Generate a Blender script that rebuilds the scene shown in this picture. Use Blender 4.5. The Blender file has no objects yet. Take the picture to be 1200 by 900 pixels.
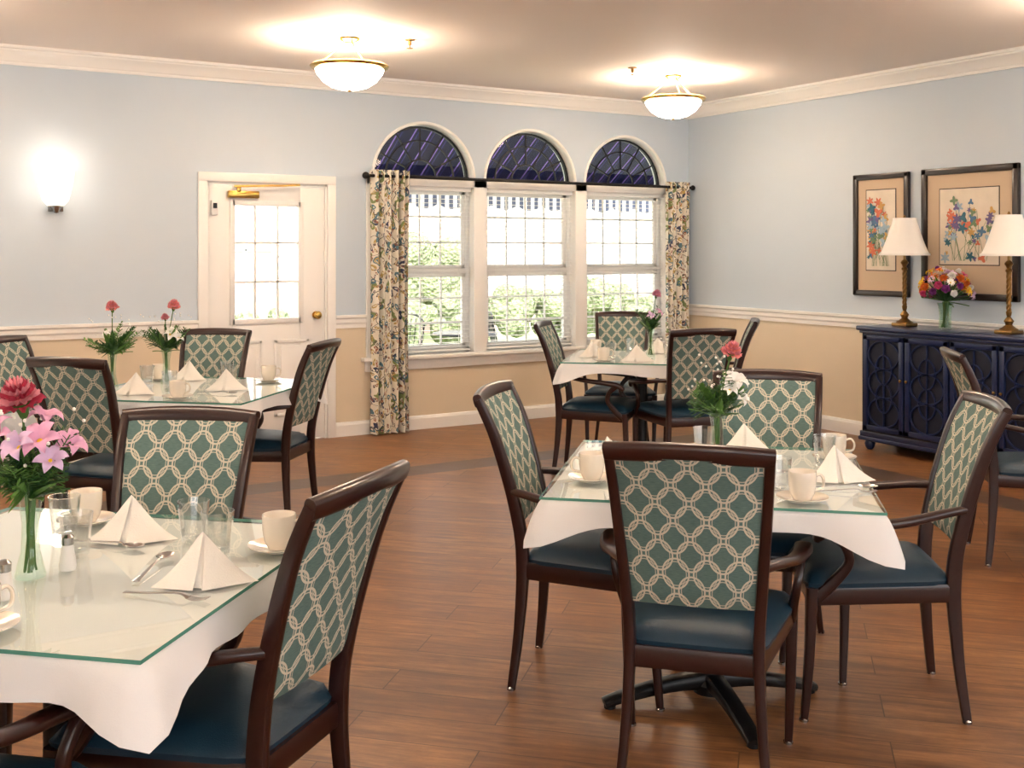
import bpy, bmesh, math, random
from mathutils import Vector, Matrix
random.seed(7)
S=bpy.context.scene
pi=math.pi
# ------------------------------------------------------------------ materials
def lin(c):
    return tuple(((x/255)/12.92 if x/255<=.04045 else ((x/255+.055)/1.055)**2.4) for x in c)+(1,)
def N(nt,t,**k):
    n=nt.nodes.new(t)
    for a,b in k.items():
        if a.startswith('i_'):
            n.inputs[a[2:].replace('_',' ')].default_value=b
        else: setattr(n,a,b)
    return n
def newmat(name):
    m=bpy.data.materials.new(name); m.use_nodes=True
    return m,m.node_tree,m.node_tree.nodes['Principled BSDF']
def mat(name,col,rough=.5,metal=0,spec=.5,emis=None,estr=0,coat=0,noise=0,nscale=20,bump=0,bscale=60):
    m,nt,b=newmat(name)
    c=lin(col)
    b.inputs['Base Color'].default_value=c
    b.inputs['Roughness'].default_value=rough
    b.inputs['Metallic'].default_value=metal
    b.inputs['Specular IOR Level'].default_value=spec
    b.inputs['Coat Weight'].default_value=coat
    b.inputs['Coat Roughness'].default_value=.1
    if emis:
        b.inputs['Emission Color'].default_value=lin(emis); b.inputs['Emission Strength'].default_value=estr
    if noise or bump:
        tc=N(nt,'ShaderNodeTexCoord')
    if noise:
        n=N(nt,'ShaderNodeTexNoise',i_Scale=nscale,i_Detail=4.0)
        nt.links.new(tc.outputs['Object'],n.inputs['Vector'])
        mx=N(nt,'ShaderNodeMix',data_type='RGBA')
        mx.inputs[6].default_value=tuple(x*(1-noise) for x in c[:3])+(1,)
        mx.inputs[7].default_value=tuple(min(1,x*(1+noise)) for x in c[:3])+(1,)
        nt.links.new(n.outputs['Fac'],mx.inputs[0]); nt.links.new(mx.outputs[2],b.inputs['Base Color'])
    if bump:
        n=N(nt,'ShaderNodeTexNoise',i_Scale=bscale,i_Detail=3.0)
        nt.links.new(tc.outputs['Object'],n.inputs['Vector'])
        bp=N(nt,'ShaderNodeBump',i_Strength=bump,i_Distance=.01)
        nt.links.new(n.outputs['Fac'],bp.inputs['Height']); nt.links.new(bp.outputs[0],b.inputs['Normal'])
    return m
def math_(nt,op,a,b=None,c=None):
    n=N(nt,'ShaderNodeMath',operation=op)
    for i,x in enumerate((a,b,c)):
        if x is None: continue
        if isinstance(x,(int,float)): n.inputs[i].default_value=x
        else: nt.links.new(x,n.inputs[i])
    return n.outputs[0]
def mixc(nt,f,a,b):
    n=N(nt,'ShaderNodeMix',data_type='RGBA')
    for i,x in ((0,f),(6,a),(7,b)):
        if isinstance(x,(int,float,tuple)): n.inputs[i].default_value=x
        else: nt.links.new(x,n.inputs[i])
    return n.outputs[2]
def sep(nt,v):
    n=N(nt,'ShaderNodeSeparateXYZ'); nt.links.new(v,n.inputs[0]); return n.outputs
# walls
def wallmat():
    m,nt,b=newmat('wall_paint')
    g=N(nt,'ShaderNodeNewGeometry'); o=sep(nt,g.outputs['Position'])
    f=math_(nt,'GREATER_THAN',o[2],.92)
    nt.links.new(mixc(nt,f,lin((220,205,180)),lin((194,207,219))),b.inputs['Base Color'])
    b.inputs['Roughness'].default_value=.55
    n=N(nt,'ShaderNodeTexNoise',i_Scale=220.0)
    nt.links.new(g.outputs['Position'],n.inputs['Vector'])
    bp=N(nt,'ShaderNodeBump',i_Strength=.05,i_Distance=.005)
    nt.links.new(n.outputs['Fac'],bp.inputs['Height']); nt.links.new(bp.outputs[0],b.inputs['Normal'])
    return m
def floormat():
    m,nt,b=newmat('floor_planks')
    g=N(nt,'ShaderNodeNewGeometry')
    mp=N(nt,'ShaderNodeMapping'); mp.inputs['Rotation'].default_value=(0,0,math.radians(45))
    nt.links.new(g.outputs['Position'],mp.inputs['Vector'])
    br=N(nt,'ShaderNodeTexBrick',offset=.37,i_Scale=1.0)
    br.inputs['Brick Width'].default_value=1.2; br.inputs['Row Height'].default_value=.18
    br.inputs['Mortar Size'].default_value=.0022; br.inputs['Mortar Smooth'].default_value=.2
    br.inputs['Color1'].default_value=(0,0,0,1); br.inputs['Color2'].default_value=(1,1,1,1); br.inputs['Mortar'].default_value=(.5,.5,.5,1)
    nt.links.new(mp.outputs[0],br.inputs['Vector'])
    # per-plank offset so the grain breaks at each seam
    cmb=N(nt,'ShaderNodeCombineXYZ'); nt.links.new(math_(nt,'MULTIPLY',br.outputs['Color'],7.0),cmb.inputs[0]); nt.links.new(math_(nt,'MULTIPLY',br.outputs['Color'],13.0),cmb.inputs[2])
    ad=N(nt,'ShaderNodeVectorMath',operation='ADD'); nt.links.new(mp.outputs[0],ad.inputs[0]); nt.links.new(cmb.outputs[0],ad.inputs[1])
    mp2=N(nt,'ShaderNodeMapping'); mp2.inputs['Scale'].default_value=(2.6,26,1)
    nt.links.new(ad.outputs[0],mp2.inputs['Vector'])
    n=N(nt,'ShaderNodeTexNoise',i_Scale=1.0,i_Detail=8.0,i_Roughness=.7,i_Distortion=.6); nt.links.new(mp2.outputs[0],n.inputs['Vector'])
    n2=N(nt,'ShaderNodeTexNoise',i_Scale=5.0,i_Detail=6.0,i_Roughness=.7); nt.links.new(ad.outputs[0],n2.inputs['Vector'])
    c1=mixc(nt,br.outputs['Color'],lin((148,100,60)),lin((176,128,82)))
    f=math_(nt,'MULTIPLY_ADD',n.outputs['Fac'],3.2,-1.15)
    fc=N(nt,'ShaderNodeClamp'); nt.links.new(f,fc.inputs[0])
    c2=mixc(nt,fc.outputs[0],lin((104,66,38)),c1)
    f2=math_(nt,'MULTIPLY_ADD',n2.outputs['Fac'],3.2,-1.1); fc2=N(nt,'ShaderNodeClamp'); nt.links.new(f2,fc2.inputs[0])
    c3=mixc(nt,fc2.outputs[0],mixc(nt,.5,c2,lin((96,58,34))),c2)
    o=sep(nt,g.outputs['Position'])
    def rng(v,a,bb):
        return math_(nt,'MULTIPLY',math_(nt,'GREATER_THAN',v,a),math_(nt,'LESS_THAN',v,bb))
    ba=math_(nt,'MULTIPLY',rng(o[1],-1.66,-1.38),math_(nt,'LESS_THAN',o[0],-.95))
    bb=math_(nt,'MULTIPLY',rng(o[0],-1.23,-.95),math_(nt,'LESS_THAN',o[1],-1.38))
    bd=math_(nt,'MAXIMUM',ba,bb)
    c4=mixc(nt,bd,c3,mixc(nt,n.outputs['Fac'],lin((62,46,38)),lin((102,80,66))))
    c5=mixc(nt,math_(nt,'MULTIPLY',br.outputs['Fac'],.8),c4,lin((62,38,22)))
    nt.links.new(c5,b.inputs['Base Color'])
    r=math_(nt,'MULTIPLY_ADD',n.outputs['Fac'],.2,.28); nt.links.new(r,b.inputs['Roughness'])
    b.inputs['Specular IOR Level'].default_value=.4
    bp=N(nt,'ShaderNodeBump',i_Strength=.12,i_Distance=.004)
    nt.links.new(n.outputs['Fac'],bp.inputs['Height']); nt.links.new(bp.outputs[0],b.inputs['Normal'])
    return m
def fabricmat():
    m,nt,b=newmat('lattice_fabric')
    uv=N(nt,'ShaderNodeUVMap'); o=sep(nt,uv.outputs[0])
    p,q=.09,.10
    def cell(off,e=2.0):
        x=math_(nt,'SUBTRACT',math_(nt,'FRACT',math_(nt,'ADD',math_(nt,'DIVIDE',o[0],p),10+off)),.5)
        z=math_(nt,'SUBTRACT',math_(nt,'FRACT',math_(nt,'ADD',math_(nt,'DIVIDE',o[1],q),10+off)),.5)
        x=math_(nt,'ABSOLUTE',x); z=math_(nt,'ABSOLUTE',z)
        return math_(nt,'POWER',math_(nt,'ADD',math_(nt,'POWER',x,e),math_(nt,'POWER',z,e)),1/e)
    def ring(d,r,w): return math_(nt,'LESS_THAN',math_(nt,'ABSOLUTE',math_(nt,'SUBTRACT',d,r)),w)
    dA=cell(0.0); dB=cell(.5)
    k=ring(dA,.425,.026)
    for x in (ring(dB,.425,.026),ring(dA,.34,.011),ring(dB,.34,.011)): k=math_(nt,'MAXIMUM',k,x)
    mp=N(nt,'ShaderNodeMapping'); mp.inputs['Scale'].default_value=(60,700,1); nt.links.new(uv.outputs[0],mp.inputs['Vector'])
    n=N(nt,'ShaderNodeTexNoise',i_Scale=1.0,i_Detail=2.0); nt.links.new(mp.outputs[0],n.inputs['Vector'])
    teal=mixc(nt,n.outputs['Fac'],lin((42,76,78)),lin((112,138,130)))
    nt.links.new(mixc(nt,k,teal,lin((198,192,174))),b.inputs['Base Color'])
    b.inputs['Roughness'].default_value=.8
    return m
def curtainmat():
    m,nt,b=newmat('botanical_curtain_fabric')
    uv=N(nt,'ShaderNodeUVMap')
    nz=N(nt,'ShaderNodeTexNoise',i_Scale=9.0,i_Detail=2.0); nt.links.new(uv.outputs[0],nz.inputs['Vector'])
    mx=N(nt,'ShaderNodeMix',data_type='VECTOR'); mx.inputs[0].default_value=.12
    nt.links.new(uv.outputs[0],mx.inputs[4]); nt.links.new(nz.outputs['Color'],mx.inputs[5])
    col=lin((230,224,210))
    for sc,th,cc in ((9,.21,(126,140,90)),(11,.16,(56,64,92)),(13,.20,(82,120,134)),(17,.17,(186,160,96)),(20,.15,(150,92,66)),(24,.13,(84,74,80))):
        mp=N(nt,'ShaderNodeMapping'); mp.inputs['Location'].default_value=(sc*.37,sc*.61,0); mp.inputs['Rotation'].default_value=(0,0,sc*.4); mp.inputs['Scale'].default_value=(1,.6,1)
        nt.links.new(mx.outputs[1],mp.inputs['Vector'])
        v=N(nt,'ShaderNodeTexVoronoi',voronoi_dimensions='2D',i_Scale=float(sc)); nt.links.new(mp.outputs[0],v.inputs['Vector'])
        f=math_(nt,'MULTIPLY',math_(nt,'LESS_THAN',v.outputs['Distance'],th),math_(nt,'GREATER_THAN',v.outputs['Distance'],th*.4))
        col=mixc(nt,f,col,lin(cc))
    v=N(nt,'ShaderNodeTexVoronoi',voronoi_dimensions='2D',feature='DISTANCE_TO_EDGE',i_Scale=6.0); nt.links.new(mx.outputs[1],v.inputs['Vector'])
    col=mixc(nt,math_(nt,'LESS_THAN',v.outputs['Distance'],.012),col,lin((100,96,84)))
    nt.links.new(col,b.inputs['Base Color']); b.inputs['Roughness'].default_value=.85
    return m
def glassmat(name,tint=(.96,.99,.975),base=.04,gain=.7,pw=4,rough=.01,gcol=(1,1,1)):
    m,nt,b=newmat(name); nt.nodes.remove(b)
    out=nt.nodes['Material Output']
    lw=N(nt,'ShaderNodeLayerWeight'); lw.inputs[0].default_value=.5
    f=math_(nt,'MULTIPLY_ADD',math_(nt,'POWER',lw.outputs['Facing'],float(pw)),gain,base)
    t=N(nt,'ShaderNodeBsdfTransparent'); t.inputs[0].default_value=tint+(1,)
    g=N(nt,'ShaderNodeBsdfGlossy'); g.inputs['Roughness'].default_value=rough; g.inputs['Color'].default_value=gcol+(1,)
    mx=N(nt,'ShaderNodeMixShader'); nt.links.new(f,mx.inputs[0]); nt.links.new(t.outputs[0],mx.inputs[1]); nt.links.new(g.outputs[0],mx.inputs[2])
    nt.links.new(mx.outputs[0],out.inputs[0]); return m
def stripemat(name,cols,width,axis=0,transl=.5):
    m,nt,b=newmat(name); out=nt.nodes['Material Output']
    g=N(nt,'ShaderNodeNewGeometry'); o=sep(nt,g.outputs['Position'])
    fr=math_(nt,'FRACT',math_(nt,'ADD',math_(nt,'DIVIDE',o[axis],width),50.0))
    r=N(nt,'ShaderNodeValToRGB'); nt.links.new(fr,r.inputs[0]); r.color_ramp.interpolation='CONSTANT'
    e=r.color_ramp.elements
    e[0].position=0; e[0].color=lin(cols[0][1]); e[1].position=cols[1][0]; e[1].color=lin(cols[1][1])
    for pp,cc in cols[2:]:
        x=e.new(pp); x.color=lin(cc)
    nt.links.new(r.outputs[0],b.inputs['Base Color']); b.inputs['Roughness'].default_value=.8
    tr=N(nt,'ShaderNodeBsdfTranslucent'); nt.links.new(r.outputs[0],tr.inputs[0])
    mx=N(nt,'ShaderNodeMixShader'); mx.inputs[0].default_value=transl
    nt.links.new(b.outputs[0],mx.inputs[1]); nt.links.new(tr.outputs[0],mx.inputs[2]); nt.links.new(mx.outputs[0],out.inputs[0])
    return m
def hedgemat():
    m,nt,b=newmat('hedge_leaves')
    tc=N(nt,'ShaderNodeTexCoord')
    v=N(nt,'ShaderNodeTexVoronoi',i_Scale=16.0); nt.links.new(tc.outputs['Object'],v.inputs['Vector'])
    n=N(nt,'ShaderNodeTexNoise',i_Scale=5.0,i_Detail=6.0); nt.links.new(tc.outputs['Object'],n.inputs['Vector'])
    c=mixc(nt,v.outputs['Distance'],lin((206,214,170)),lin((110,124,84)))
    f=math_(nt,'MULTIPLY_ADD',n.outputs['Fac'],3.0,-1.0); cl=N(nt,'ShaderNodeClamp'); nt.links.new(f,cl.inputs[0])
    nt.links.new(mixc(nt,cl.outputs[0],lin((130,140,104)),c),b.inputs['Base Color']); b.inputs['Roughness'].default_value=.9
    bp=N(nt,'ShaderNodeBump',i_Strength=1.0,i_Distance=.08); nt.links.new(v.outputs['Distance'],bp.inputs['Height']); nt.links.new(bp.outputs[0],b.inputs['Normal'])
    return m

M_wall=wallmat(); M_floor=floormat(); M_fab=fabricmat(); M_curt=curtainmat()
M_ceil=mat('ceiling_paint',(240,230,222),.7,bump=.03,bscale=120)
M_trim=mat('white_trim_paint',(238,237,234),.35)
M_wood=mat('mahogany_wood',(42,17,14),.28,coat=.25,noise=.35,nscale=30)
M_seat=mat('teal_vinyl',(20,50,68),.42,bump=.15,bscale=350)
M_chrome=mat('chrome',(170,170,170),.2,1)
M_steel=mat('cutlery_steel',(200,200,202),.15,1)
M_cloth=mat('white_linen',(228,229,231),.85,bump=.15,bscale=400)
M_nap=mat('napkin_linen',(236,233,226),.9,bump=.2,bscale=300)
M_tglass=glassmat('table_glass',(.94,.985,.965),.045,.75,4,.012)
M_tedge=mat('glass_edge_green',(90,150,135),.15)
M_black=mat('black_iron',(22,22,24),.35,.3)
M_lam=mat('table_underside',(90,60,40),.5)
M_china=mat('ivory_china',(234,226,212),.15,coat=.5)
M_tum=glassmat('tumbler_glass',(.94,.95,.95),.08,.85,2.2,.03)
M_vase=glassmat('vase_glass',(.86,.94,.88),.06,.7,3,.03)
M_water=mat('shaker_salt',(225,225,222),.4)
M_stem=mat('stem_green',(72,112,46),.6,noise=.3)
M_leaf=mat('leaf_green',(90,132,58),.55,noise=.4,nscale=40)
M_leafd=mat('leaf_dark_green',(54,94,46),.55,noise=.3,nscale=40)
def petal(n,c): return mat('petal_'+n,c,.6,noise=.15,nscale=60)
P_coral=petal('coral',(240,150,146)); P_red=petal('red',(186,54,80)); P_pink=petal('pink',(224,168,200)); P_white=petal('white',(244,241,236))
P_purple=petal('purple',(140,60,140)); P_yellow=petal('yellow',(240,196,50)); P_orange=petal('orange',(228,120,46)); P_mag=petal('magenta',(206,74,126)); P_lil=petal('lilac',(214,184,216)); P_rose=petal('rose',(230,152,162))
M_navy=mat('navy_lacquer',(24,37,76),.3,coat=.3,noise=.1)
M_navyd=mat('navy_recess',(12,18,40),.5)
M_brass=mat('brass',(200,160,84),.22,1)
M_abrass=mat('antique_brass',(150,118,72),.3,1,noise=.3)
M_shade=mat('lamp_shade_linen',(242,240,235),.8)
M_bowl=mat('alabaster_bowl',(255,246,230),.4,emis=(255,232,206),estr=21.0)
M_sc=mat('sconce_glass',(255,250,240),.4,emis=(255,236,208),estr=3)
M_fr=mat('black_picture_frame',(36,24,20),.3,coat=.3)
M_mat=mat('tan_picture_mat',(200,178,152),.9)
M_paper=mat('art_paper',(220,210,194),.9,noise=.15,nscale=9)
M_awn=stripemat('awning_canvas',[(0,(12,14,38)),(.40,(116,92,156)),(.48,(12,14,38)),(.66,(46,44,92)),(.72,(12,14,38))],.16,0,.24)
M_val=stripemat('awning_valance_stripe',[(0,(96,102,122)),(.5,(230,230,230))],.09,0,.4)
M_munt=mat('arch_muntin',(14,15,24),.5)
M_pane=glassmat('window_pane',(.97,.98,.98),.02,.5,5,.01)
M_blind=mat('blind_vinyl',(245,245,242),.5)
M_rod=mat('curtain_rod_black',(26,22,22),.4,.5)
M_grass=mat('lawn',(150,166,120),.9,noise=.4,nscale=6)
M_patio=mat('patio_concrete',(215,210,200),.9,noise=.1)
M_hedge=hedgemat()
M_siding=mat('exterior_siding',(238,232,228),.8)
M_brick=mat('exterior_brick',(222,190,180),.9,noise=.2,nscale=15)
# ------------------------------------------------------------------ mesh builder
def cr(pts,n=6):
    P=[Vector(p) for p in pts]; out=[]
    L=len(P)
    for i in range(L-1):
        p0=P[max(i-1,0)];p1=P[i];p2=P[i+1];p3=P[min(i+2,L-1)]
        for k in range(n):
            t=k/n
            out.append(.5*((2*p1)+(p2-p0)*t+(2*p0-5*p1+4*p2-p3)*t*t+(3*p1-p0-3*p2+p3)*t**3))
    out.append(P[-1]); return out
class MB:
    def __init__(s): s.v=[];s.f=[];s.m=[];s.uv={};s.mats=[];s.M=Matrix.Identity(4)
    def mi(s,m):
        if m not in s.mats: s.mats.append(m)
        return s.mats.index(m)
    def add(s,vs,fs,m,uvs=None):
        o=len(s.v); i=s.mi(m)
        for k,p in enumerate(vs):
            s.v.append(tuple(s.M@Vector(p)))
            if uvs: s.uv[o+k]=uvs[k]
        for f in fs: s.f.append([o+x for x in f]); s.m.append(i)
    def box(s,c,d,m,bev=0.0,rz=0):
        bm=bmesh.new(); bmesh.ops.create_cube(bm,size=1)
        for v in bm.verts: v.co=Vector((v.co.x*d[0],v.co.y*d[1],v.co.z*d[2]))
        if bev: bmesh.ops.bevel(bm,geom=list(bm.edges),offset=bev,segments=2,affect='EDGES',profile=.5)
        R=Matrix.Rotation(rz,3,'Z'); bm.verts.index_update()
        vs=[R@v.co+Vector(c) for v in bm.verts]; fs=[[v.index for v in f.verts] for f in bm.faces]
        bm.free(); s.add(vs,fs,m)
    def sweep(s,path,secs,side,m,n=10,e=2.0,closed=False,cap=True):
        P=[Vector(p) for p in path]; L=len(P); side=Vector(side); vs=[];fs=[]
        for i,p in enumerate(P):
            if closed: T=P[(i+1)%L]-P[i-1]
            else: T=P[min(i+1,L-1)]-P[max(i-1,0)]
            T.normalize(); A=side-side.dot(T)*T
            if A.length<1e-5: A=Vector((0,0,1))-T.z*T
            A.normalize(); B=T.cross(A)
            if len(secs)==1: a,b=secs[0]
            else:
                t=i/(L-1)*(len(secs)-1); k=min(int(t),len(secs)-2); t-=k
                a=secs[k][0]*(1-t)+secs[k+1][0]*t; b=secs[k][1]*(1-t)+secs[k+1][1]*t
            for j in range(n):
                th=2*pi*(j+.5)/n; c=math.cos(th); d=math.sin(th)
                x=math.copysign(abs(c)**(2/e),c); y=math.copysign(abs(d)**(2/e),d)
                vs.append(p+A*a*x+B*b*y)
        R=L if closed else L-1
        for i in range(R):
            for j in range(n):
                a=i*n+j; b=i*n+(j+1)%n; c=((i+1)%L)*n+(j+1)%n; d=((i+1)%L)*n+j
                fs.append([a,b,c,d])
        if cap and not closed:
            fs.append(list(range(n))[::-1]); fs.append([(L-1)*n+j for j in range(n)])
        s.add(vs,fs,m)
    def lathe(s,prof,m,n=24,c=(0,0,0),a0=0,a1=2*pi):
        full=abs(a1-a0-2*pi)<1e-6; vs=[];fs=[];L=len(prof); K=n if full else n+1
        for (r,z) in prof:
            for j in range(K):
                th=a0+(a1-a0)*j/n
                vs.append((c[0]+r*math.cos(th),c[1]+r*math.sin(th),c[2]+z))
        for i in range(L-1):
            for j in range(n):
                a=i*K+j;b=i*K+(j+1)%K; fs.append([a,b,b+K,a+K])
        s.add(vs,fs,m)
    def grid(s,fn,nu,nv,m,uvfn=None):
        vs=[];uv=[];fs=[]
        for i in range(nu+1):
            for j in range(nv+1):
                vs.append(fn(i/nu,j/nv)); uv.append(uvfn(i/nu,j/nv) if uvfn else (i/nu,j/nv))
        for i in range(nu):
            for j in range(nv):
                a=i*(nv+1)+j; fs.append([a,a+1,a+nv+2,a+nv+1])
        s.add(vs,fs,m,uv)
    def ball(s,c,r,m,sc=(1,1,1),n=12):
        vs=[];fs=[]
        k=n//2
        for i in range(k+1):
            ph=pi*i/k
            for j in range(n):
                th=2*pi*j/n; vs.append((c[0]+r*sc[0]*math.sin(ph)*math.cos(th),c[1]+r*sc[1]*math.sin(ph)*math.sin(th),c[2]-r*sc[2]*math.cos(ph)))
        for i in range(k):
            for j in range(n):
                fs.append([i*n+j,i*n+(j+1)%n,(i+1)*n+(j+1)%n,(i+1)*n+j])
        s.add(vs,fs,m)
    def mesh(s,name,recalc=True,smooth=True,ang=35):
        me=bpy.data.meshes.new(name); me.from_pydata(s.v,[],s.f)
        for m in s.mats: me.materials.append(m)
        me.polygons.foreach_set('material_index',s.m)
        if s.uv:
            l=me.uv_layers.new(name='UVMap')
            for lp in me.loops: l.data[lp.index].uv=s.uv.get(lp.vertex_index,(0,0))
        bm=bmesh.new(); bm.from_mesh(me)
        bmesh.ops.remove_doubles(bm,verts=bm.verts,dist=1e-6)
        if recalc: bmesh.ops.recalc_face_normals(bm,faces=bm.faces)
        bm.to_mesh(me); bm.free()
        me.polygons.foreach_set('use_smooth',[smooth]*len(me.polygons))
        if smooth: me.set_sharp_from_angle(angle=math.radians(ang))
        me.update(); return me
    def obj(s,name,loc=(0,0,0),rz=0,**k):
        return put(s.mesh(name,**k),name,loc,rz)
def put(me,name,loc=(0,0,0),rz=0,sc=1,parent=None):
    o=bpy.data.objects.new(name,me); S.collection.objects.link(o)
    o.location=loc; o.rotation_euler=(0,0,rz); o.scale=(sc,sc,sc)
    if parent: o.parent=parent
    return o
# ------------------------------------------------------------------ room shell
H=2.90; X0=-10.6; Y0=-10.6
b=MB(); b.box(((X0)/2,(Y0)/2,-.05),(-X0+.4,-Y0+.4,.1),M_floor); b.obj('floor',smooth=False)
b=MB(); b.box(((X0)/2,(Y0)/2,H+.06),(-X0+.4,-Y0+.4,.12),M_ceil); b.obj('ceiling',smooth=False)
b=MB(); b.box((.08,Y0/2,H/2),(.16,-Y0+.32,H),M_wall); b.obj('wall_right',smooth=False)
b=MB(); b.box((X0-.08,Y0/2,H/2),(.16,-Y0+.32,H),M_wall); b.obj('wall_left',smooth=False)
FW=[(-9.9,-7.9),(-7.5,-5.5),(-5.1,-3.1),(-2.7,-.7)]; fz0,fz1=.7,2.5  # unseen windows behind the camera, added to let in sky fill light
b=MB(); b.box((X0/2,Y0-.08,fz0/2),(-X0,.16,fz0),M_wall); b.box((X0/2,Y0-.08,(fz1+H)/2),(-X0,.16,H-fz1),M_wall)
xs=[X0]+[x for w in FW for x in w]+[0]
for i in range(0,len(xs),2): b.box(((xs[i]+xs[i+1])/2,Y0-.08,(fz0+fz1)/2),(xs[i+1]-xs[i],.16,fz1-fz0),M_wall)
b.obj('wall_front',smooth=False)
for i,(a,c) in enumerate(FW):
    b=MB()
    for (x,w) in ((a+.025,.05),(c-.025,.05),((a+c)/2,.05)): b.box((x,Y0-.08,(fz0+fz1)/2),(w,.06,fz1-fz0),M_trim,.004)
    for z in (fz0+.025,fz1-.025,(fz0+fz1)/2): b.box(((a+c)/2,Y0-.08,z),(c-a,.06,.05),M_trim,.004)
    b.obj('window_%d'%(i+4))
    l=bpy.data.lights.new('portal','AREA'); l.shape='RECTANGLE'; l.size=c-a; l.size_y=fz1-fz0; l.cycles.is_portal=True
    o=bpy.data.objects.new('window_portal',l); S.collection.objects.link(o); o.location=((a+c)/2,Y0-.14,(fz0+fz1)/2); o.rotation_euler=(pi/2,0,0)
b=MB(); b.box((X0/2,Y0-1.9,H+.1),(-X0+2,3.4,.1),M_trim)  # unseen roof on posts, added to keep sun out of the fill windows
for x in (X0-.5,-7.7,-5.3,-2.9,.5): b.box((x,Y0-3.4,H/2),(.14,.14,H+.1),M_trim)
b.obj('porch_roof')
WINS=[(-3.335,-2.405),(-2.28,-1.35),(-1.225,-.295)]
ZS,ZT,ZA,RA=.62,2.04,2.10,.455
D=.16
b=MB()
def wq(xa,xb,za,zb,za2=None):
    za2=za if za2 is None else za2
    for y in (0,D): b.add([(xa,y,za),(xb,y,za2),(xb,y,zb),(xa,y,zb)],[[0,1,2,3]],M_wall)
def rev(p,q):
    b.add([(p[0],0,p[1]),(q[0],0,q[1]),(q[0],D,q[1]),(p[0],D,p[1])],[[0,1,2,3]],M_trim)
DX0,DX1,DZ=-4.70,-3.735,2.02
wq(X0,DX0,0,H); wq(DX0,DX1,DZ,H); rev((DX0,0),(DX0,DZ));rev((DX1,0),(DX1,DZ));rev((DX0,DZ),(DX1,DZ))
cur=DX1
for (a,c) in WINS:
    wq(cur,a,0,H); wq(a,c,0,ZS); wq(a,c,ZT,ZA)
    rev((a,ZS),(c,ZS));rev((a,ZT),(c,ZT));rev((a,ZS),(a,ZT));rev((c,ZS),(c,ZT)); rev((a,ZA),(c,ZA))
    xc=(a+c)/2; K=28; r=(c-a)/2
    for i in range(K):
        t0=pi-pi*i/K; t1=pi-pi*(i+1)/K
        p=(xc+r*math.cos(t0),ZA+RA*math.sin(t0)); q=(xc+r*math.cos(t1),ZA+RA*math.sin(t1))
        wq(p[0],q[0],p[1],H,q[1]); rev(p,q)
    cur=c
wq(cur,0,0,H)
b.obj('wall_back',smooth=False,recalc=False)
# windows
for wi,(a,c) in enumerate(WINS):
    b=MB(); xc=(a+c)/2; w=c-a; yf=.085
    def bar(x0,x1,z0,z1,y=yf,d=.04,m=M_trim): b.box(((x0+x1)/2,y,(z0+z1)/2),(x1-x0,d,z1-z0),m,.003)
    f=.035
    bar(a,a+f,ZS,ZT,d=.06,y=.1);bar(c-f,c,ZS,ZT,d=.06,y=.1);bar(a,c,ZS,ZS+f+.01,d=.06,y=.1);bar(a,c,ZT-f,ZT,d=.06,y=.1)
    zm=(ZS+ZT)/2-.01
    bar(a+f,c-f,zm-.022,zm+.022,d=.05)
    for (z0,z1,y) in ((ZS+.045,zm-.022,.085),(zm+.022,ZT-f,.1)):
        bar(a+f,a+f+.035,z0,z1,y,.03);bar(c-f-.035,c-f,z0,z1,y,.03); bar(a+f,c-f,z0,z0+.03,y,.03); bar(a+f,c-f,z1-.03,z1,y,.03)
        for k in (1,2,3):
            x=a+f+.035+(w-2*f-.07)*k/4; bar(x-.008,x+.008,z0,z1,y,.015)
        for k in (1,2):
            z=z0+(z1-z0)*k/3; bar(a+f,c-f,z-.008,z+.008,y,.015)
    b.add([(a,.1,ZS),(c,.1,ZS),(c,.1,ZT),(a,.1,ZT)],[[0,1,2,3]],M_pane)
    r=w/2-.005
    arc=[(xc+(r-.012)*math.cos(pi*i/28),.09,ZA+(RA-.017)*math.sin(pi*i/28)) for i in range(29)]
    b.sweep(arc,[(.02,.014)],(0,1,0),M_munt,4)
    bar(a,c,ZA,ZA+.03,m=M_munt)
    for rr in (.15,.32):
        b.sweep([(xc+rr*math.cos(pi*i/20),.09,ZA+.02+rr*.96*math.sin(pi*i/20)) for i in range(21)],[(.008,.009)],(0,1,0),M_munt,4)
    for k in range(1,6):
        th=pi*k/6; b.sweep([(xc+.15*math.cos(th),.09,ZA+.02+.145*math.sin(th)),(xc+.44*math.cos(th),.09,ZA+.43*math.sin(th))],[(.008,.009)],(0,1,0),M_munt,4)
    b.add([(xc,.1,ZA)]+[(xc+r*math.cos(pi*i/28),.1,ZA+RA*math.sin(pi*i/28)) for i in range(29)],[[0,i+1,i+2] for i in range(28)],M_pane)
    b.obj('window_%d'%(wi+1))
    b=MB()
    arc=[(xc+(w/2+.01)*math.cos(pi*i/32),-.006,ZA+(RA+.01)*math.sin(pi*i/32)) for i in range(33)]
    b.sweep(arc,[(.01,.014)],(0,1,0),M_trim,6)
    b.obj('trim_%d'%(wi+1))
    b=MB()
    b.box((xc,.035,ZT-.02),(w-.02,.05,.04),M_blind,.004)
    z=ZT-.07
    while z>ZS+.05:
        b.box((xc,.035,z),(w-.03,.034,.0035),M_blind); z-=.036
    b.box((xc,.035,ZS+.025),(w-.03,.034,.015),M_blind,.003)
    for xx in (a+.12,xc,c-.12): b.box((xx,.035,(ZS+ZT)/2),(.003,.003,ZT-ZS-.08),M_blind)
    b.obj('window_blind')
b=MB()
za,zb=ZS-.03,ZA+.005
xs=[(WINS[0][0]-.07,WINS[0][0]),(WINS[0][1],WINS[1][0]),(WINS[1][1],WINS[2][0]),(WINS[2][1],WINS[2][1]+.07)]
for (p,q) in xs: b.box(((p+q)/2,-.012,(za+zb)/2),(q-p,.025,zb-za),M_trim,.004)
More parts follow.
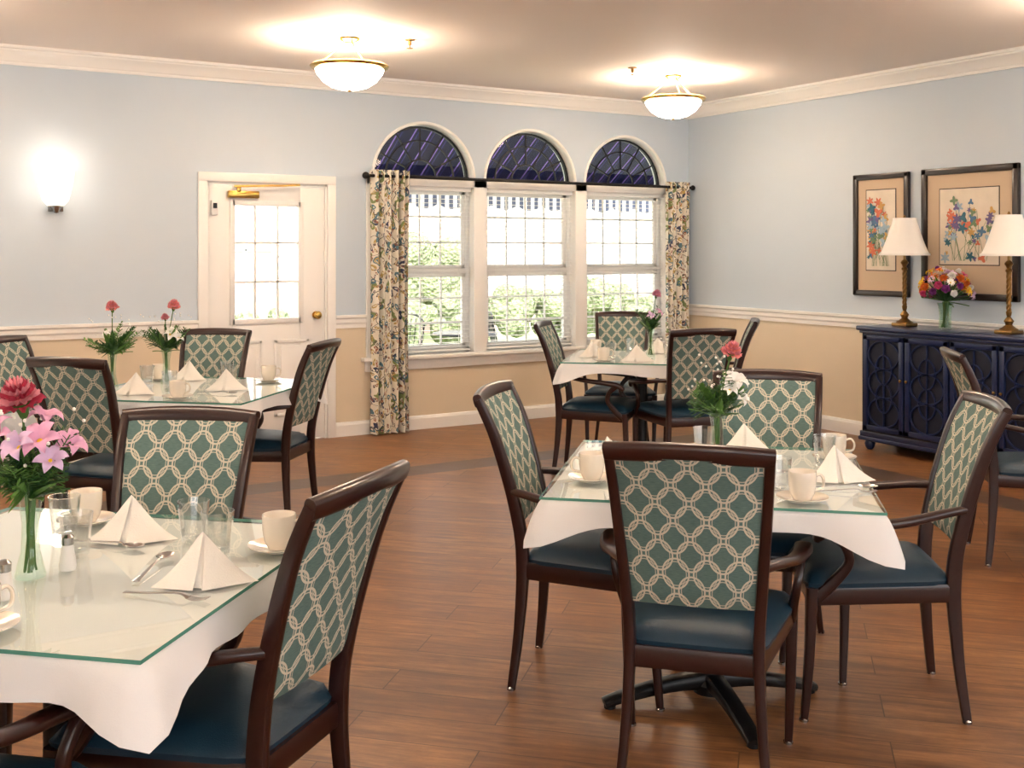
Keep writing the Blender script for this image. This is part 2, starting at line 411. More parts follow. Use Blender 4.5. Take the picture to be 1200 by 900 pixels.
b.box(((xs[0][0]+xs[-1][1])/2,-.012,(ZT+ZA)/2),(xs[-1][1]-xs[0][0],.025,ZA-ZT+.01),M_trim,.004)
b.box(((xs[0][0]+xs[-1][1])/2,-.03,ZS-.012),(xs[-1][1]-xs[0][0]+.08,.08,.03),M_trim,.006)
b.box(((xs[0][0]+xs[-1][1])/2,-.012,ZS-.07),(xs[-1][1]-xs[0][0]+.02,.022,.085),M_trim,.004)
b.obj('trim_4')
def run(name,prof,p,q,inward,m=M_trim):
    b=MB(); p=Vector(p);q=Vector(q);n=Vector(inward); vs=[];L=len(prof)
    for e in (p,q):
        for (o,z) in prof: vs.append(e+n*o+Vector((0,0,z)))
    fs=[[i,(i+1)%L,L+(i+1)%L,L+i] for i in range(L)]+[list(range(L)),list(range(L,2*L))]
    b.add(vs,fs,m); return b.obj(name,ang=20)
crown=[(0,-.125),(.018,-.125),(.022,-.105),(.03,-.1),(.045,-.07),(.07,-.045),(.082,-.035),(.085,-.025),(.1,-.02),(.1,0),(0,0)]
rail=[(0,0),(.012,0),(.014,.03),(.022,.045),(.022,.075),(.034,.085),(.034,.105),(0,.105)]
base=[(0,0),(.018,0),(.018,.09),(.01,.11),(0,.115)]
run('trim_5',crown,(X0,0,H),(0,0,H),(0,-1,0)); run('trim_6',crown,(0,0,H),(0,Y0,H),(-1,0,0))
ZR=.87
run('trim_7',rail,(X0,0,ZR),(DX0-.065,0,ZR),(0,-1,0)); run('trim_8',rail,(DX1+.065,0,ZR),(WINS[0][0]-.07,0,ZR),(0,-1,0)); run('trim_9',rail,(WINS[2][1]+.07,0,ZR),(0,0,ZR),(0,-1,0))
run('trim_10',rail,(0,0,ZR),(0,Y0,ZR),(-1,0,0))
run('trim_11',rail,(X0,0,ZR),(X0,Y0,ZR),(1,0,0))
run('trim_13',crown,(X0,0,H),(X0,Y0,H),(1,0,0)); run('trim_14',crown,(X0,Y0,H),(0,Y0,H),(0,1,0))
run('baseboard_back_left',base,(X0,0,0),(DX0-.065,0,0),(0,-1,0)); run('baseboard_back_right',base,(DX1+.065,0,0),(0,0,0),(0,-1,0))
run('baseboard_right',base,(0,0,0),(0,Y0,0),(-1,0,0)); run('baseboard_left',base,(X0,0,0),(X0,Y0,0),(1,0,0)); run('baseboard_front',base,(X0,Y0,0),(0,Y0,0),(0,1,0))
# door
b=MB()
for (x,z0,z1,w) in ((DX0-.03,0,DZ,.07),(DX1+.03,0,DZ,.07)):
    b.box((x,-.012,(z0+z1)/2),(w,.028,z1-z0),M_trim,.005)
b.box(((DX0+DX1)/2,-.012,DZ+.033),(DX1-DX0+.13,.028,.07),M_trim,.005)
b.box((DX0+.01,.06,DZ/2),(.02,.12,DZ),M_trim);b.box((DX1-.01,.06,DZ/2),(.02,.12,DZ),M_trim);b.box(((DX0+DX1)/2,.06,DZ-.01),(DX1-DX0,.12,.02),M_trim)
b.obj('trim_15')
b=MB(); dx0,dx1=DX0+.022,DX1-.022; gx0,gx1,gz0,gz1=-4.50,-3.955,.95,1.86; yd=.03; dt=.045
def dbx(x0,x1,z0,z1,y=yd,d=dt,m=M_trim,bv=.003): b.box(((x0+x1)/2,y,(z0+z1)/2),(x1-x0,d,z1-z0),m,bv)
dbx(dx0,gx0,.01,1.995);dbx(gx1,dx1,.01,1.995);dbx(gx0,gx1,gz1,1.995);dbx(gx0,gx1,.01,gz0)
for (p,q,r,s_) in ((gx0-.02,gx0+.02,gz0-.02,gz1+.02),(gx1-.02,gx1+.02,gz0-.02,gz1+.02),(gx0,gx1,gz0-.02,gz0+.02),(gx0,gx1,gz1-.02,gz1+.02)): dbx(p,q,r,s_,yd-.01,.05)
for k in (1,2):
    x=gx0+(gx1-gx0)*k/3; dbx(x-.009,x+.009,gz0,gz1,yd,.03)
for k in (1,2):
    z=gz0+(gz1-gz0)*k/3; dbx(gx0,gx1,z-.009,z+.009,yd,.03)
b.add([(gx0,yd,gz0),(gx1,yd,gz0),(gx1,yd,gz1),(gx0,yd,gz1)],[[0,1,2,3]],M_pane)
xm=(dx0+dx1)/2
for (p,q) in ((dx0+.13,xm-.05),(xm+.05,dx1-.13)):
    for (r,s_) in ((.2,.8),):
        for (u0,u1,w0,w1) in ((p,q,r,r+.025),(p,q,s_-.025,s_),(p,p+.025,r,s_),(q-.025,q,r,s_)): dbx(u0,u1,w0,w1,yd-.024,.012,bv=.004)
        dbx(p+.05,q-.05,r+.05,s_-.05,yd-.024,.012,bv=.005)
b.lathe([(0,0),(.03,0),(.03,.008),(.012,.01),(.012,.03),(.028,.04),(.032,.055),(.022,.07),(0,.074)],M_brass,20)
kn=len(b.v)
cnt=20*9
for i in range(kn-cnt,kn):
    x,y,z=b.v[i]; b.v[i]=(x-3.83,-z+.005,y+.985)
b.box((-4.42,-.018,1.925),(.24,.045,.055),M_brass,.008)
b.sweep([(-4.5,-.045,1.985),(-4.36,-.06,1.99),(-4.1,-.06,2.0),(-3.98,-.04,2.01)],[(.014,.009)],(0,1,0),M_brass,6)
b.box((-4.46,-.03,1.965),(.03,.03,.05),M_brass,.004)
b.box((-4.64,-.01,1.82),(.05,.035,.11),M_trim,.006); b.box((-4.64,-.029,1.835),(.03,.004,.04),M_black)
b.obj('door_1')
# curtains & rod
def curtain(x0,x1,seed,z1=2.15):
    b=MB(); folds=5.5; ph=random.Random(seed).random()*6
    W=(x1-x0)
    def fn(u,v):
        x=x0+W*u
        amp=.042*(.8+.4*math.sin(u*9+seed))
        y=-.11+amp*math.sin(2*pi*folds*u+ph+.35*math.sin(v*3+u*4))
        xx=(x0+x1)/2+(x-(x0+x1)/2)*(1.0-.12*math.sin(pi*v)*.6)
        return (xx,y,.012+(z1-.012)*v)
    b.grid(fn,90,24,M_curt,lambda u,v:(u*W*2.2,v*2.15))
    return b.obj('curtain')
curtain(-3.40,-3.07,1); curtain(-.36,-.07,2)
b=MB(); b.sweep([(-3.42,-.11,2.10),(-.05,-.11,2.10)],[(.013,.013)],(0,1,0),M_rod,12)
b.ball((-3.45,-.11,2.10),.03,M_rod)
b.ball((-.04,-.11,2.10),.026,M_rod)
for x in (-3.39,-1.29,-.12): b.sweep([(x,0,2.10),(x,-.11,2.10)],[(.008,.008)],(1,0,0),M_rod,8); b.box((x,-.03,2.10),(.012,.02,.03),M_rod)
b.obj('curtain_rod')
# ------------------------------------------------------------------ ceiling fixtures
b=MB()
b.lathe([(.0,-.345),(.06,-.342),(.12,-.325),(.175,-.29),(.215,-.24),(.228,-.205),(.222,-.205),(.2,-.24),(.16,-.28),(.1,-.315),(0,-.33)],M_bowl,40)
b.lathe([(.222,-.212),(.25,-.205),(.262,-.19),(.25,-.178),(.222,-.178),(.222,-.212)],M_brass,40)
b.lathe([(0,-.03),(.04,-.03),(.065,-.015),(.07,0),(0,0)],M_brass,24)
b.lathe([(0,-.36),(.012,-.355),(.014,-.345),(0,-.34)],M_brass,12)
for k in range(3):
    th=2*pi*k/3+.5; c,s_=math.cos(th),math.sin(th)
    b.sweep(cr([(.03*c,.03*s_,-.02),(.07*c,.07*s_,-.06),(.14*c,.14*s_,-.12),(.235*c,.235*s_,-.19)],4),[(.006,.006)],(0,0,1),M_brass,8)
lm=b.mesh('ceiling_light')
FX=[(-4.166,-1.50),(-1.346,-1.40),(-6.98,-1.5),(-9.3,-1.5),(-4.17,-5.0),(-1.2,-4.95),(-7.2,-5.0),(-9.6,-5.0),(-4.17,-8.6),(-1.35,-8.6),(-7.2,-8.8),(-9.6,-8.6)]  # two in view, two read from ceiling glow; unseen rest added for fill
for (x,y) in FX:
    put(lm,'ceiling_light',(x,y,H))
    l=bpy.data.lights.new('bulb','POINT'); l.energy=22; l.color=(1,.90,.80); l.shadow_soft_size=.12
    o=bpy.data.objects.new('ceiling_bulb',l); S.collection.objects.link(o); o.location=(x,y,H-.23)
b=MB(); b.lathe([(0,0),(.035,0),(.035,-.006),(.012,-.01),(.012,-.035),(.004,-.04),(.004,-.055),(.022,-.056),(.022,-.06),(0,-.062)],M_abrass,16)
sp=b.mesh('fire_sprinkler')
for p in ((-3.80,-1.65,H),(-1.855,-1.53,H)): put(sp,'fire_sprinkler',p)
# sconce
b=MB()
pr=[(.05,-.12),(.085,-.08),(.11,.02),(.125,.13)]
b.lathe(pr,M_sc,20,(0,0,0),pi,2*pi)
b.box((0,-.008,-.1),(.1,.016,.12),M_chrome,.004)
b.lathe([(0,-.175),(.015,-.17),(.03,-.14),(.052,-.12),(0,-.118)],M_chrome,16,(0,-.04,0))
b.obj('wall_sconce',(-5.757,-.002,1.93))
l=bpy.data.lights.new('sb','POINT'); l.energy=2.8; l.color=(1,.88,.75); l.shadow_soft_size=.05
o=bpy.data.objects.new('sconce_bulb',l); S.collection.objects.link(o); o.location=(-5.757,-.15,2.03)
# ------------------------------------------------------------------ chair
def chair():
    b=MB()
    post=[(.203,-.258,0),(.182,-.236,.2),(.171,-.225,.44),(.180,-.25,.62),(.196,-.315,.85),(.204,-.375,.985)]
    pc=cr(post,6)
    def pw(z):
        for i in range(len(pc)-1):
            if pc[i].z<=z<=pc[i+1].z:
                t=(z-pc[i].z)/(pc[i+1].z-pc[i].z); return pc[i].lerp(pc[i+1],t)
        return pc[-1]
    for s in (-1,1):
        b.sweep([(s*p.x,p.y,p.z) for p in pc],[(.012,.014),(.014,.018),(.016,.024),(.016,.022),(.015,.019),(.014,.016)],(1,0,0),M_wood,12,4)
        b.sweep(cr([(s*.24,.255,0),(s*.247,.24,.2),(s*.25,.232,.43)],4),[(.012,.012),(.016,.016),(.02,.02)],(1,0,0),M_wood,12,4)
        b.lathe([(0,-.0),(.015,0),(.015,.007),(.011,.012)],M_chrome,12,(s*.24,.255,0)); b.lathe([(0,0),(.015,0),(.015,.007),(.011,.012)],M_chrome,12,(s*.203,-.258,0))
        arm=cr([(s*.184,-.262,.672),(s*.22,-.18,.665),(s*.262,-.05,.645),(s*.282,.09,.632),(s*.284,.175,.622),(s*.279,.215,.60),(s*.276,.222,.585)],5)
        b.sweep(arm,[(.013,.012),(.017,.013),(.022,.014),(.026,.015),(.027,.016),(.024,.015),(.016,.01)],(1,0,0),M_wood,14,3)
        sup=cr([(s*.28,.18,.615),(s*.275,.135,.57),(s*.265,.12,.515),(s*.256,.16,.455),(s*.25,.215,.40)],5)
        b.sweep(sup,[(.015,.02),(.013,.015),(.013,.015),(.014,.018),(.015,.022)],(1,0,0),M_wood,12,3)
        b.sweep([(s*.173,-.22,.402),(s*.25,.232,.402)],[(.011,.03)],(1,0,0),M_wood,8,5)
    b.sweep([(-.25,.234,.402),(.25,.234,.402)],[(.011,.03)],(0,1,0),M_wood,8,5)
    b.sweep([(-.172,-.222,.402),(.172,-.222,.402)],[(.011,.03)],(0,1,0),M_wood,8,5)
    def cu(u,v,top):
        uu=(u*2-1);vv=v*2-1
        y=.018+.236*math.copysign(abs(vv)**.85,vv); w=.183+(.268-.183)*(y+.22)/.47
        rr=1-.06*(abs(uu)**6)*(abs(vv)**6)
        e=max(abs(uu)**7,abs(vv)**7)
        z=.43+(.052-.034*e+.012*(1-uu*uu)*(1-vv*vv) if top else 0)
        return (uu*w*rr,.018+(y-.018)*rr,z)
    n=16
    vs=[cu(i/n,j/n,True) for i in range(n+1) for j in range(n+1)]
    fs=[[i*(n+1)+j,i*(n+1)+j+1,(i+1)*(n+1)+j+1,(i+1)*(n+1)+j] for i in range(n) for j in range(n)]
    bd=[(i,0) for i in range(n)]+[(n,j) for j in range(n)]+[(i,n) for i in range(n,0,-1)]+[(0,j) for j in range(n,0,-1)]
    o=len(vs)
    for (i,j) in bd:
        x,y,z=vs[i*(n+1)+j]; vs.append((x*1.015,.018+(y-.018)*1.015,.443))
    for (i,j) in bd:
        x,y,z=vs[i*(n+1)+j]; vs.append((x,y,.428))
    K=len(bd)
    for k in range(K):
        a=bd[k][0]*(n+1)+bd[k][1]; c=bd[(k+1)%K]; c=c[0]*(n+1)+c[1]
        fs.append([a,c,o+(k+1)%K,o+k]); fs.append([o+k,o+(k+1)%K,o+K+(k+1)%K,o+K+k])
    fs.append([o+K+k for k in range(K)])
    b.add(vs,fs,M_seat)
    z0,z1=.555,.972; nz=14; ns=16; vs=[];uv=[];fs=[]
    for i in range(ns+1):
        s=i/ns*2-1
        th=.017*(1-.55*abs(s)**5)
        for side in (1,-1):
            for k in range(nz+1):
                t=k/nz if side==1 else 1-k/nz
                z=z0+(z1-z0)*t; p=pw(z); edge=1-.6*(1-min(1,t/.06))
                vs.append((s*(p.x-.006),p.y-.024*(1-s*s)*(.4+.6*t)+side*th*edge,z)); uv.append((s*.195+(.05 if side==1 else 0),z))
    L=2*(nz+1)
    for i in range(ns):
        for k in range(L): fs.append([i*L+k,i*L+(k+1)%L,(i+1)*L+(k+1)%L,(i+1)*L+k])
    b.add(vs,fs,M_fab,uv)
    path=[]
    for i in range(21):
        s=i/20*2-1; path.append((s*.214,-.377-.024*(1-s*s)+.004,.98+.008*(1-s*s)))
    b.sweep(path,[(.024,.016),(.026,.017),(.026,.017),(.026,.017),(.024,.016)],(0,-.3,1),M_wood,14,3)
    return b.mesh('dining_chair')
CH=chair()
CHAIRS=[(-4.865,-5.79,44),(-4.705,-5.05,-46),(-4.01,-5.66,143),(-4.03,-5.21,-133),
 (-6.236,-5.69,129),(-6.28,-5.09,-126),(-6.882,-5.875,49),(-7.0,-5.12,-41),
 (-5.842,-2.635,41),(-5.042,-2.339,137),(-5.253,-1.763,-126),(-5.999,-1.713,-46),
 (-2.643,-2.165,-46),(-1.974,-1.546,-128),(-2.293,-2.64,70),(-1.749,-2.194,139),
 (-2.017,-4.951,-41)]
for (x,y,a) in CHAIRS: put(CH,'dining_chair',(x,y,0),math.radians(a-90))
# ------------------------------------------------------------------ tables
HT=.495
def table():
    b=MB()
    b.box((0,0,.735),(2*HT-.05,2*HT-.05,.03),M_lam,.005)
    b.lathe([(0,.03),(.06,.03),(.06,.06),(.042,.085),(.038,.1),(.038,.68),(.06,.7),(.06,.72),(0,.72)],M_black,24)
    for k in range(4):
        th=k*pi/2+math.radians(22); c,s=math.cos(th),math.sin(th)
        b.sweep(cr([(.02*c,.02*s,.07),(.15*c,.15*s,.062),(.30*c,.30*s,.035),(.37*c,.37*s,.018)],5),[(.035,.03),(.03,.02),(.026,.012)],(-s,c,0),M_black,12,3)
        b.lathe([(0,0),(.02,0),(.02,.012),(0,.012)],M_black,12,(.35*c,.35*s,0))
        b.sweep([(0,0,.705),(.3*c,.3*s,.712)],[(.02,.008)],(-s,c,0),M_black,8,4)
    return b.mesh('dining_table')
def cloth(h=HT-.008,drop=.064,seed=0):
    b=MB(); rnd=random.Random(seed)
    b.box((0,0,.7535),(2*h,2*h,.003),M_cloth)
    n=34; per=[]
    cs=[(-1,-1),(1,-1),(1,1),(-1,1)]
    for k in range(4):
        a=cs[k];c=cs[(k+1)%4]
        for i in range(n):
            t=i/n; per.append((a[0]+(c[0]-a[0])*t,a[1]+(c[1]-a[1])*t,min(t,1-t),k+t))
    rows=8; vs=[];fs=[];K=len(per)
    ph=[rnd.random()*6 for _ in range(4)]
    for j in range(rows+1):
        v=j/rows
        for (x,y,cd,pp) in per:
            g=math.exp(-(cd/.11)**1.5)
            ax=abs(x)**14*math.copysign(1,x); ay=abs(y)**14*math.copysign(1,y); l=math.hypot(ax,ay) or 1
            ax/=l;ay/=l
            w=.011*math.sin(pp*2*pi*2.1+ph[0])+.008*math.sin(pp*2*pi*4.7+ph[1])
            out=v**.6*(.014+.055*g)+v*w*(1-g)
            dr=(drop+.012*math.sin(pp*2*pi*1.3+ph[2])*(1-g)+.068*g)*v
            vs.append((x*h+ax*out,y*h+ay*out,.755-dr-.004*(1-(1-v)**2)))
    for j in range(rows):
        for i in range(K): fs.append([j*K+i,j*K+(i+1)%K,(j+1)*K+(i+1)%K,(j+1)*K+i])
    b.add(vs,fs,M_cloth); return b.mesh('tablecloth',ang=80)
def gtop():
    b=MB(); h=HT; z0,z1=.756,.764
    b.add([(-h,-h,z1),(h,-h,z1),(h,h,z1),(-h,h,z1)],[[0,1,2,3]],M_tglass)
    vs=[(x,y,z) for z in (z0,z1) for (x,y) in ((-h,-h),(h,-h),(h,h),(-h,h))]
    b.add(vs,[[i,(i+1)%4,4+(i+1)%4,4+i] for i in range(4)],M_tedge)
    return b.mesh('glass_tabletop',smooth=False)
TM=table(); CL=[cloth(seed=i) for i in range(3)]; GT=gtop(); ZT_=.7645
def cup():
    b=MB()
    b.lathe([(0,.004),(.024,.004),(.026,0),(.028,.004),(.036,.02),(.04,.045),(.0415,.08),(.0405,.083),(.0385,.08),(.037,.045),(.032,.02),(.02,.01),(0,.009)],M_china,28)
    b.sweep(cr([(.039,0,.066),(.055,0,.07),(.066,0,.055),(.062,0,.032),(.037,0,.024)],5),[(.006,.004)],(0,1,0),M_china,8)
    return b.mesh('coffee_cup')
def saucer():
    b=MB(); b.lathe([(0,0),(.04,0),(.042,.003),(.06,.008),(.075,.014),(.0755,.016),(.06,.012),(.04,.006),(0,.005)],M_china,32); return b.mesh('saucer')
def tumbler():
    b=MB(); b.lathe([(0,0),(.026,0),(.030,.006),(.034,.05),(.04,.105),(.0385,.105),(.0325,.05),(.027,.014),(0,.012)],M_tum,14); return b.mesh('water_glass',ang=15)
def napkin():
    b=MB()
    def tri(A,B,C,n=10,bulge=.006,sag=.0):
        A,B,C=Vector(A),Vector(B),Vector(C); nr=(B-A).cross(C-A).normalized(); vs=[];idx={}
        for i in range(n+1):
            for j in range(n+1-i):
                u,v=i/n,j/n; w=1-u-v; idx[i,j]=len(vs); p=A*w+B*u+C*v+nr*bulge*27*u*v*w*1.5
                p.z-=.022*math.sin(pi*w)*(1-w)*(.6+.4*w)
                p.z=max(p.z,.0005); vs.append(p)
        fs=[]
        for i in range(n):
            for j in range(n-i):
                fs.append([idx[i,j],idx[i+1,j],idx[i,j+1]])
                if i+j<n-1: fs.append([idx[i+1,j],idx[i+1,j+1],idx[i,j+1]])
        b.add(vs,fs,M_nap)
    A=(-.01,.0,.108); L=(-.105,-.035,0);Mi=(.01,-.07,0);R=(.105,-.02,0);B=(.0,.075,0)
    tri(A,L,Mi,10,.009);tri(A,Mi,R,10,.009);tri(A,R,B,10,.005);tri(A,B,L,10,.005)
    tri((-.008,-.004,.104),(-.114,-.045,0.001),(-.02,-.084,.001),10,.004)
    tri((-.004,-.006,.1),(.0,-.087,0.001),(.116,-.03,.001),10,.004)
    return b.mesh('folded_napkin',recalc=False,ang=40)
def spoon():
    b=MB(); b.sweep(cr([(-.11,0,.004),(-.05,0,.007),(.03,0,.012),(.055,0,.008)],5),[(.009,.0015),(.006,.0016),(.0035,.002),(.004,.002)],(0,1,0),M_steel,8)
    def fn(u,v):
        th=2*pi*u; r=v; x=.08+.03*r*math.cos(th); y=.02*r*math.sin(th); return (x,y,.002+.008*r*r)
    b.grid(fn,20,5,M_steel); return b.mesh('spoon',recalc=False)
def fork():
    b=MB(); b.sweep(cr([(-.1,0,.004),(-.04,0,.007),(.03,0,.012),(.055,0,.006)],5),[(.009,.0015),(.006,.0016),(.004,.002),(.012,.0015)],(0,1,0),M_steel,8)
    for k in range(4): b.sweep(cr([(.053,-.009+k*.006,.006),(.075,-.0095+k*.0063,.003),(.1,-.009+k*.006,.008)],4),[(.0017,.001)],(0,1,0),M_steel,6)
    return b.mesh('fork')
def shaker():
    b=MB(); b.lathe([(0,0),(.018,0),(.02,.01),(.015,.04),(.013,.06)],M_water,16); b.lathe([(.014,.058),(.0145,.075),(.008,.082),(0,.083)],M_chrome,16); return b.mesh('salt_shaker')
CUP,SAU,TUM,NAP,SPO,FOR,SHK=cup(),saucer(),tumbler(),napkin(),spoon(),fork(),shaker()
# flowers
def frame(pos,d):
    d=Vector(d).normalized(); return Matrix.Translation(Vector(pos))@d.to_track_quat('Z','Y').to_matrix().to_4x4()
def carnation(b,pos,d,R,m,rnd,green=True,m2=None):
    b.M=frame(pos,d)
    for k in range(6):
        rr=R*(1-.13*k); h=R*(.05+.17*k); up=.15+.2*k; p1,p2=rnd.random()*6,rnd.random()*6
        def fn(u,v):
            th=2*pi*u; w=1+.1*math.sin(5*th+p1)+.06*math.sin(17*th+p2)
            r=rr*v*w; z=h+rr*up*v*v+R*.13*v*v*math.sin(13*th+p2)+R*.06*v*math.sin(29*th)
            return (r*math.cos(th),r*math.sin(th),z)
        b.grid(fn,58,3,m2 if (m2 and k%2) else m)
    if green: b.lathe([(0,-R*.7),(R*.2,-R*.6),(R*.3,-R*.1),(R*.45,R*.2)],M_stem,10)
    b.M=Matrix.Identity(4)
def lily(b,pos,d,R,m,rnd,np_=6,mid=None):
    b.M=frame(pos,d)
    for k in range(np_):
        th=2*pi*k/np_+rnd.random()*.2; c,s=math.cos(th),math.sin(th); wd=R*(.28 if np_<8 else .16); lf=.45+rnd.random()*.35
        def fn(u,v):
            t=v; a=(u*2-1)*wd*math.sin(pi*min(1,t*.93+.07))**.8; r=R*t*.95; z=R*(lf*math.sin(t*2.2))-.25*R*t**3+abs(u*2-1)*R*.06
            return (r*c-a*s,r*s+a*c,z)
        b.grid(fn,6,8,m)
    if mid: b.ball((0,0,R*.15),R*(.25 if np_>8 else .12),mid,(1,1,.6),10)
    b.M=Matrix.Identity(4)
def leaf(b,p,q,w,m,droop=.0):
    p,q=Vector(p),Vector(q); d=q-p; sd=d.cross(Vector((0,0,1)))
    if sd.length<1e-4: sd=Vector((1,0,0))
    sd.normalize()
    def fn(u,v): 
        return p+d*v+sd*(u*2-1)*w*math.sin(pi*(v*.95+.05))+Vector((0,0,-droop*v*v+abs(u*2-1)*w*.3))
    b.grid(fn,2,6,m)
def fern(b,p,q,w,m,rnd,n=10):
    p,q=Vector(p),Vector(q); d=q-p; b.sweep([p,p+d*.5,q],[(.0015,.0015)],(1,0,0),M_stem,5)
    sd=d.cross(Vector((rnd.random()-.5,rnd.random()-.5,.4))).normalized()
    for i in range(n):
        t=.3+.68*i/n; a=p+d*t; l=w*(1.15-t)*1.3
        for s in (-1,1): leaf(b,a,a+sd*s*l+d.normalized()*l*.6+Vector((0,0,rnd.uniform(-.01,.01))),.0055,m)
def vase(b,h=.2,r=.033,m=None):
    b.lathe([(0,0),(r,0),(r*1.02,.006),(r*.62,h*.3),(r*.55,h*.6),(r*.75,h*.85),(r*1.05,h)],m or M_vase,20)
def budvase(seed,heads,spread=.10,nf=6,H0=.2,top=.42):
    rnd=random.Random(seed); b=MB(); vase(b,H0)
    for k in range(8):
        a=rnd.uniform(0,6.28); b.sweep([(.014*math.cos(a),.014*math.sin(a),.012),(.006*math.cos(a+2),.006*math.sin(a+2),H0*.5),(.012*math.cos(a+3),.012*math.sin(a+3),H0)],[(.0026,.0026)],(1,0,0),M_stem,5)
    for hd in heads:
        kind,x,y,z,R,m=hd[:6]
        b.sweep(cr([(rnd.uniform(-.01,.01),rnd.uniform(-.01,.01),.02),(0,0,H0*.9),(x*.5,y*.5,(H0+z)*.5),(x,y,z)],4),[(.0025,.0025)],(1,0,0),M_stem,6)
        if kind=='c': carnation(b,(x,y,z),(x*2,y*2-.15,.4),R,m,rnd,True,hd[6] if len(hd)>6 else None)
        else: lily(b,(x,y,z),(x*3+rnd.uniform(-.2,.2),y*3-.15,.3),R,m,rnd,6,P_yellow)
    for k in range(nf):
        th=rnd.uniform(0,2*pi); r=spread*rnd.uniform(.3,1.1); z=rnd.uniform(.6,1)*top*.85
        fern(b,(0,0,H0*.9),(r*math.cos(th),r*math.sin(th),z),.045,rnd.choice([M_leaf,M_leafd]),rnd,10)
    for k in range(nf+4):
        th=rnd.uniform(0,2*pi); r=spread*rnd.uniform(.4,.9); z=H0+rnd.uniform(.0,.14)
        leaf(b,(0,0,H0*.85),(r*math.cos(th),r*math.sin(th),z),.014,rnd.choice([M_leaf,M_leafd]),.02)
    for k in range(24):
        th=rnd.uniform(0,2*pi); r=spread*rnd.uniform(.1,1.0); b.ball((r*math.cos(th),r*math.sin(th),H0+rnd.uniform(.06,.19)),.0045,P_white,n=6)
    return b
TR=math.radians(-31.06-11.5)
def place_table(cx,cy,rot,cl,items):
    put(TM,'dining_table',(cx,cy,0),rot); put(cl,'tablecloth',(cx,cy,0),rot); put(GT,'glass_tabletop',(cx,cy,0),rot)
    c,s=math.cos(rot),math.sin(rot)
    for it in items:
        k,x,y=it[:3]; a=it[3] if len(it)>3 else 0
        w=(cx+c*x-s*y,cy+s*x+c*y,ZT_); ra=rot+math.radians(a)
        if k=='nap': put(NAP,'folded_napkin',w,ra)
        elif k=='cup': put(SAU,'saucer',w,ra); put(CUP,'coffee_cup',(w[0],w[1],w[2]+.0055),ra)
        elif k=='tum': put(TUM,'water_glass',w,ra)
        elif k=='spo': put(SPO,'spoon',w,ra)
        elif k=='for': put(FOR,'fork',w,ra)
        elif k=='shk': put(SHK,'salt_shaker',w,ra)
        else: k.obj('flower_vase',w,math.radians(-31),recalc=False)
v1=budvase(1,[('c',-.02,.0,.385,.048,P_red,P_rose),('l',.045,-.05,.31,.052,P_pink),('l',.01,-.07,.30,.045,P_lil),('l',-.05,-.04,.32,.05,P_pink),('l',.085,-.0,.29,.045,P_pink),('l',.02,.03,.34,.045,P_pink),('l',.07,-.06,.27,.04,P_lil)],.13,22)
v2=budvase(2,[('c',.045,0,.385,.035,P_coral,P_rose),('l',.05,-.02,.29,.05,P_white),('l',.06,-.03,.24,.04,P_white),('l',.03,-.05,.27,.035,P_white)],.12,17)
v3=budvase(3,[('c',0,0,.42,.034,P_coral,P_rose),('l',-.02,-.02,.28,.03,P_white)],.15,20)
v4=budvase(4,[('c',.04,0,.42,.034,P_coral,P_rose),('c',.0,-.02,.36,.022,P_rose),('l',.03,-.04,.27,.05,P_white),('l',.07,-.02,.25,.04,P_white)],.14,17)
v5=budvase(5,[('c',.04,0,.42,.032,P_pink,P_rose),('l',.0,-.02,.27,.045,P_lil),('l',.05,-.02,.3,.04,P_pink)],.14,14)
T1=(-6.535,-5.470);T2=(-4.501,-5.421);T3=(-5.40,-2.36);T4=(-2.296,-2.213);T5=(-6.95,-2.68);T6=(-1.54,-5.41)
place_table(*T1,TR,CL[0],[('nap',.034,.266,15),('nap',.385,-.03,20),('cup',.445,.225,10),('cup',-.17,.365,150),('cup',.11,-.425,60),('tum',.204,.25),('tum',.315,.16),
 ('tum',-.01,.075),('tum',-.145,.23),(v1,-.015,-.09),('shk',.035,-.025),('shk',.03,-.24),('spo',.01,.175,-8),('spo',.225,.02,100),('for',.36,-.165,-4),('nap',-.3,.0,90),('tum',-.2,-.2)])
place_table(*T2,TR,CL[1],[('cup',-.37,-.24,200),('nap',-.34,-.02,60),(v2,.02,.02),('tum',.21,-.284),('cup',.27,-.395,20),('nap',.40,-.05,10),('tum',.377,.15),('cup',.42,.27,0),
 ('nap',.12,.34,0),('tum',-.03,.235),('tum',-.26,-.17),('tum',.14,-.19),('spo',.40,-.20,10),('for',.40,-.26,10),('shk',-.05,-.05),('spo',.2,-.09,70)])
place_table(*T3,TR,CL[2],[('nap',.187,-.003,15),('nap',-.22,.36,0),('cup',.26,.344,20),('cup',.107,-.39,0),('tum',-.02,.40),('nap',-.195,-.244,0),('tum',-.33,.075),('tum',-.07,-.15),(v3,-.455,-.06),(v4,-.25,.14),
 ('tum',.1,.2),('cup',-.38,.3,90),('spo',.22,-.19,0)])
place_table(*T4,TR,CL[0],[('nap',-.33,-.05,15),('nap',.0,-.3,0),('nap',.1,.3,0),('cup',-.22,-.39,20),('cup',.4,-.12,0),('cup',-.35,.25,0),('tum',-.2,-.17),('tum',.2,.12),('tum',-.1,.2),('tum',.2,-.2),(v5,.06,.0),('nap',.34,.12,0)])
place_table(*T5,TR,CL[1],[('nap',.25,.28,15),('cup',.38,.0,20),('tum',.1,.0)])
place_table(*T6,TR,CL[2],[('nap',-.3,.0,15),('cup',-.2,.3,20),('tum',-.1,.0)])
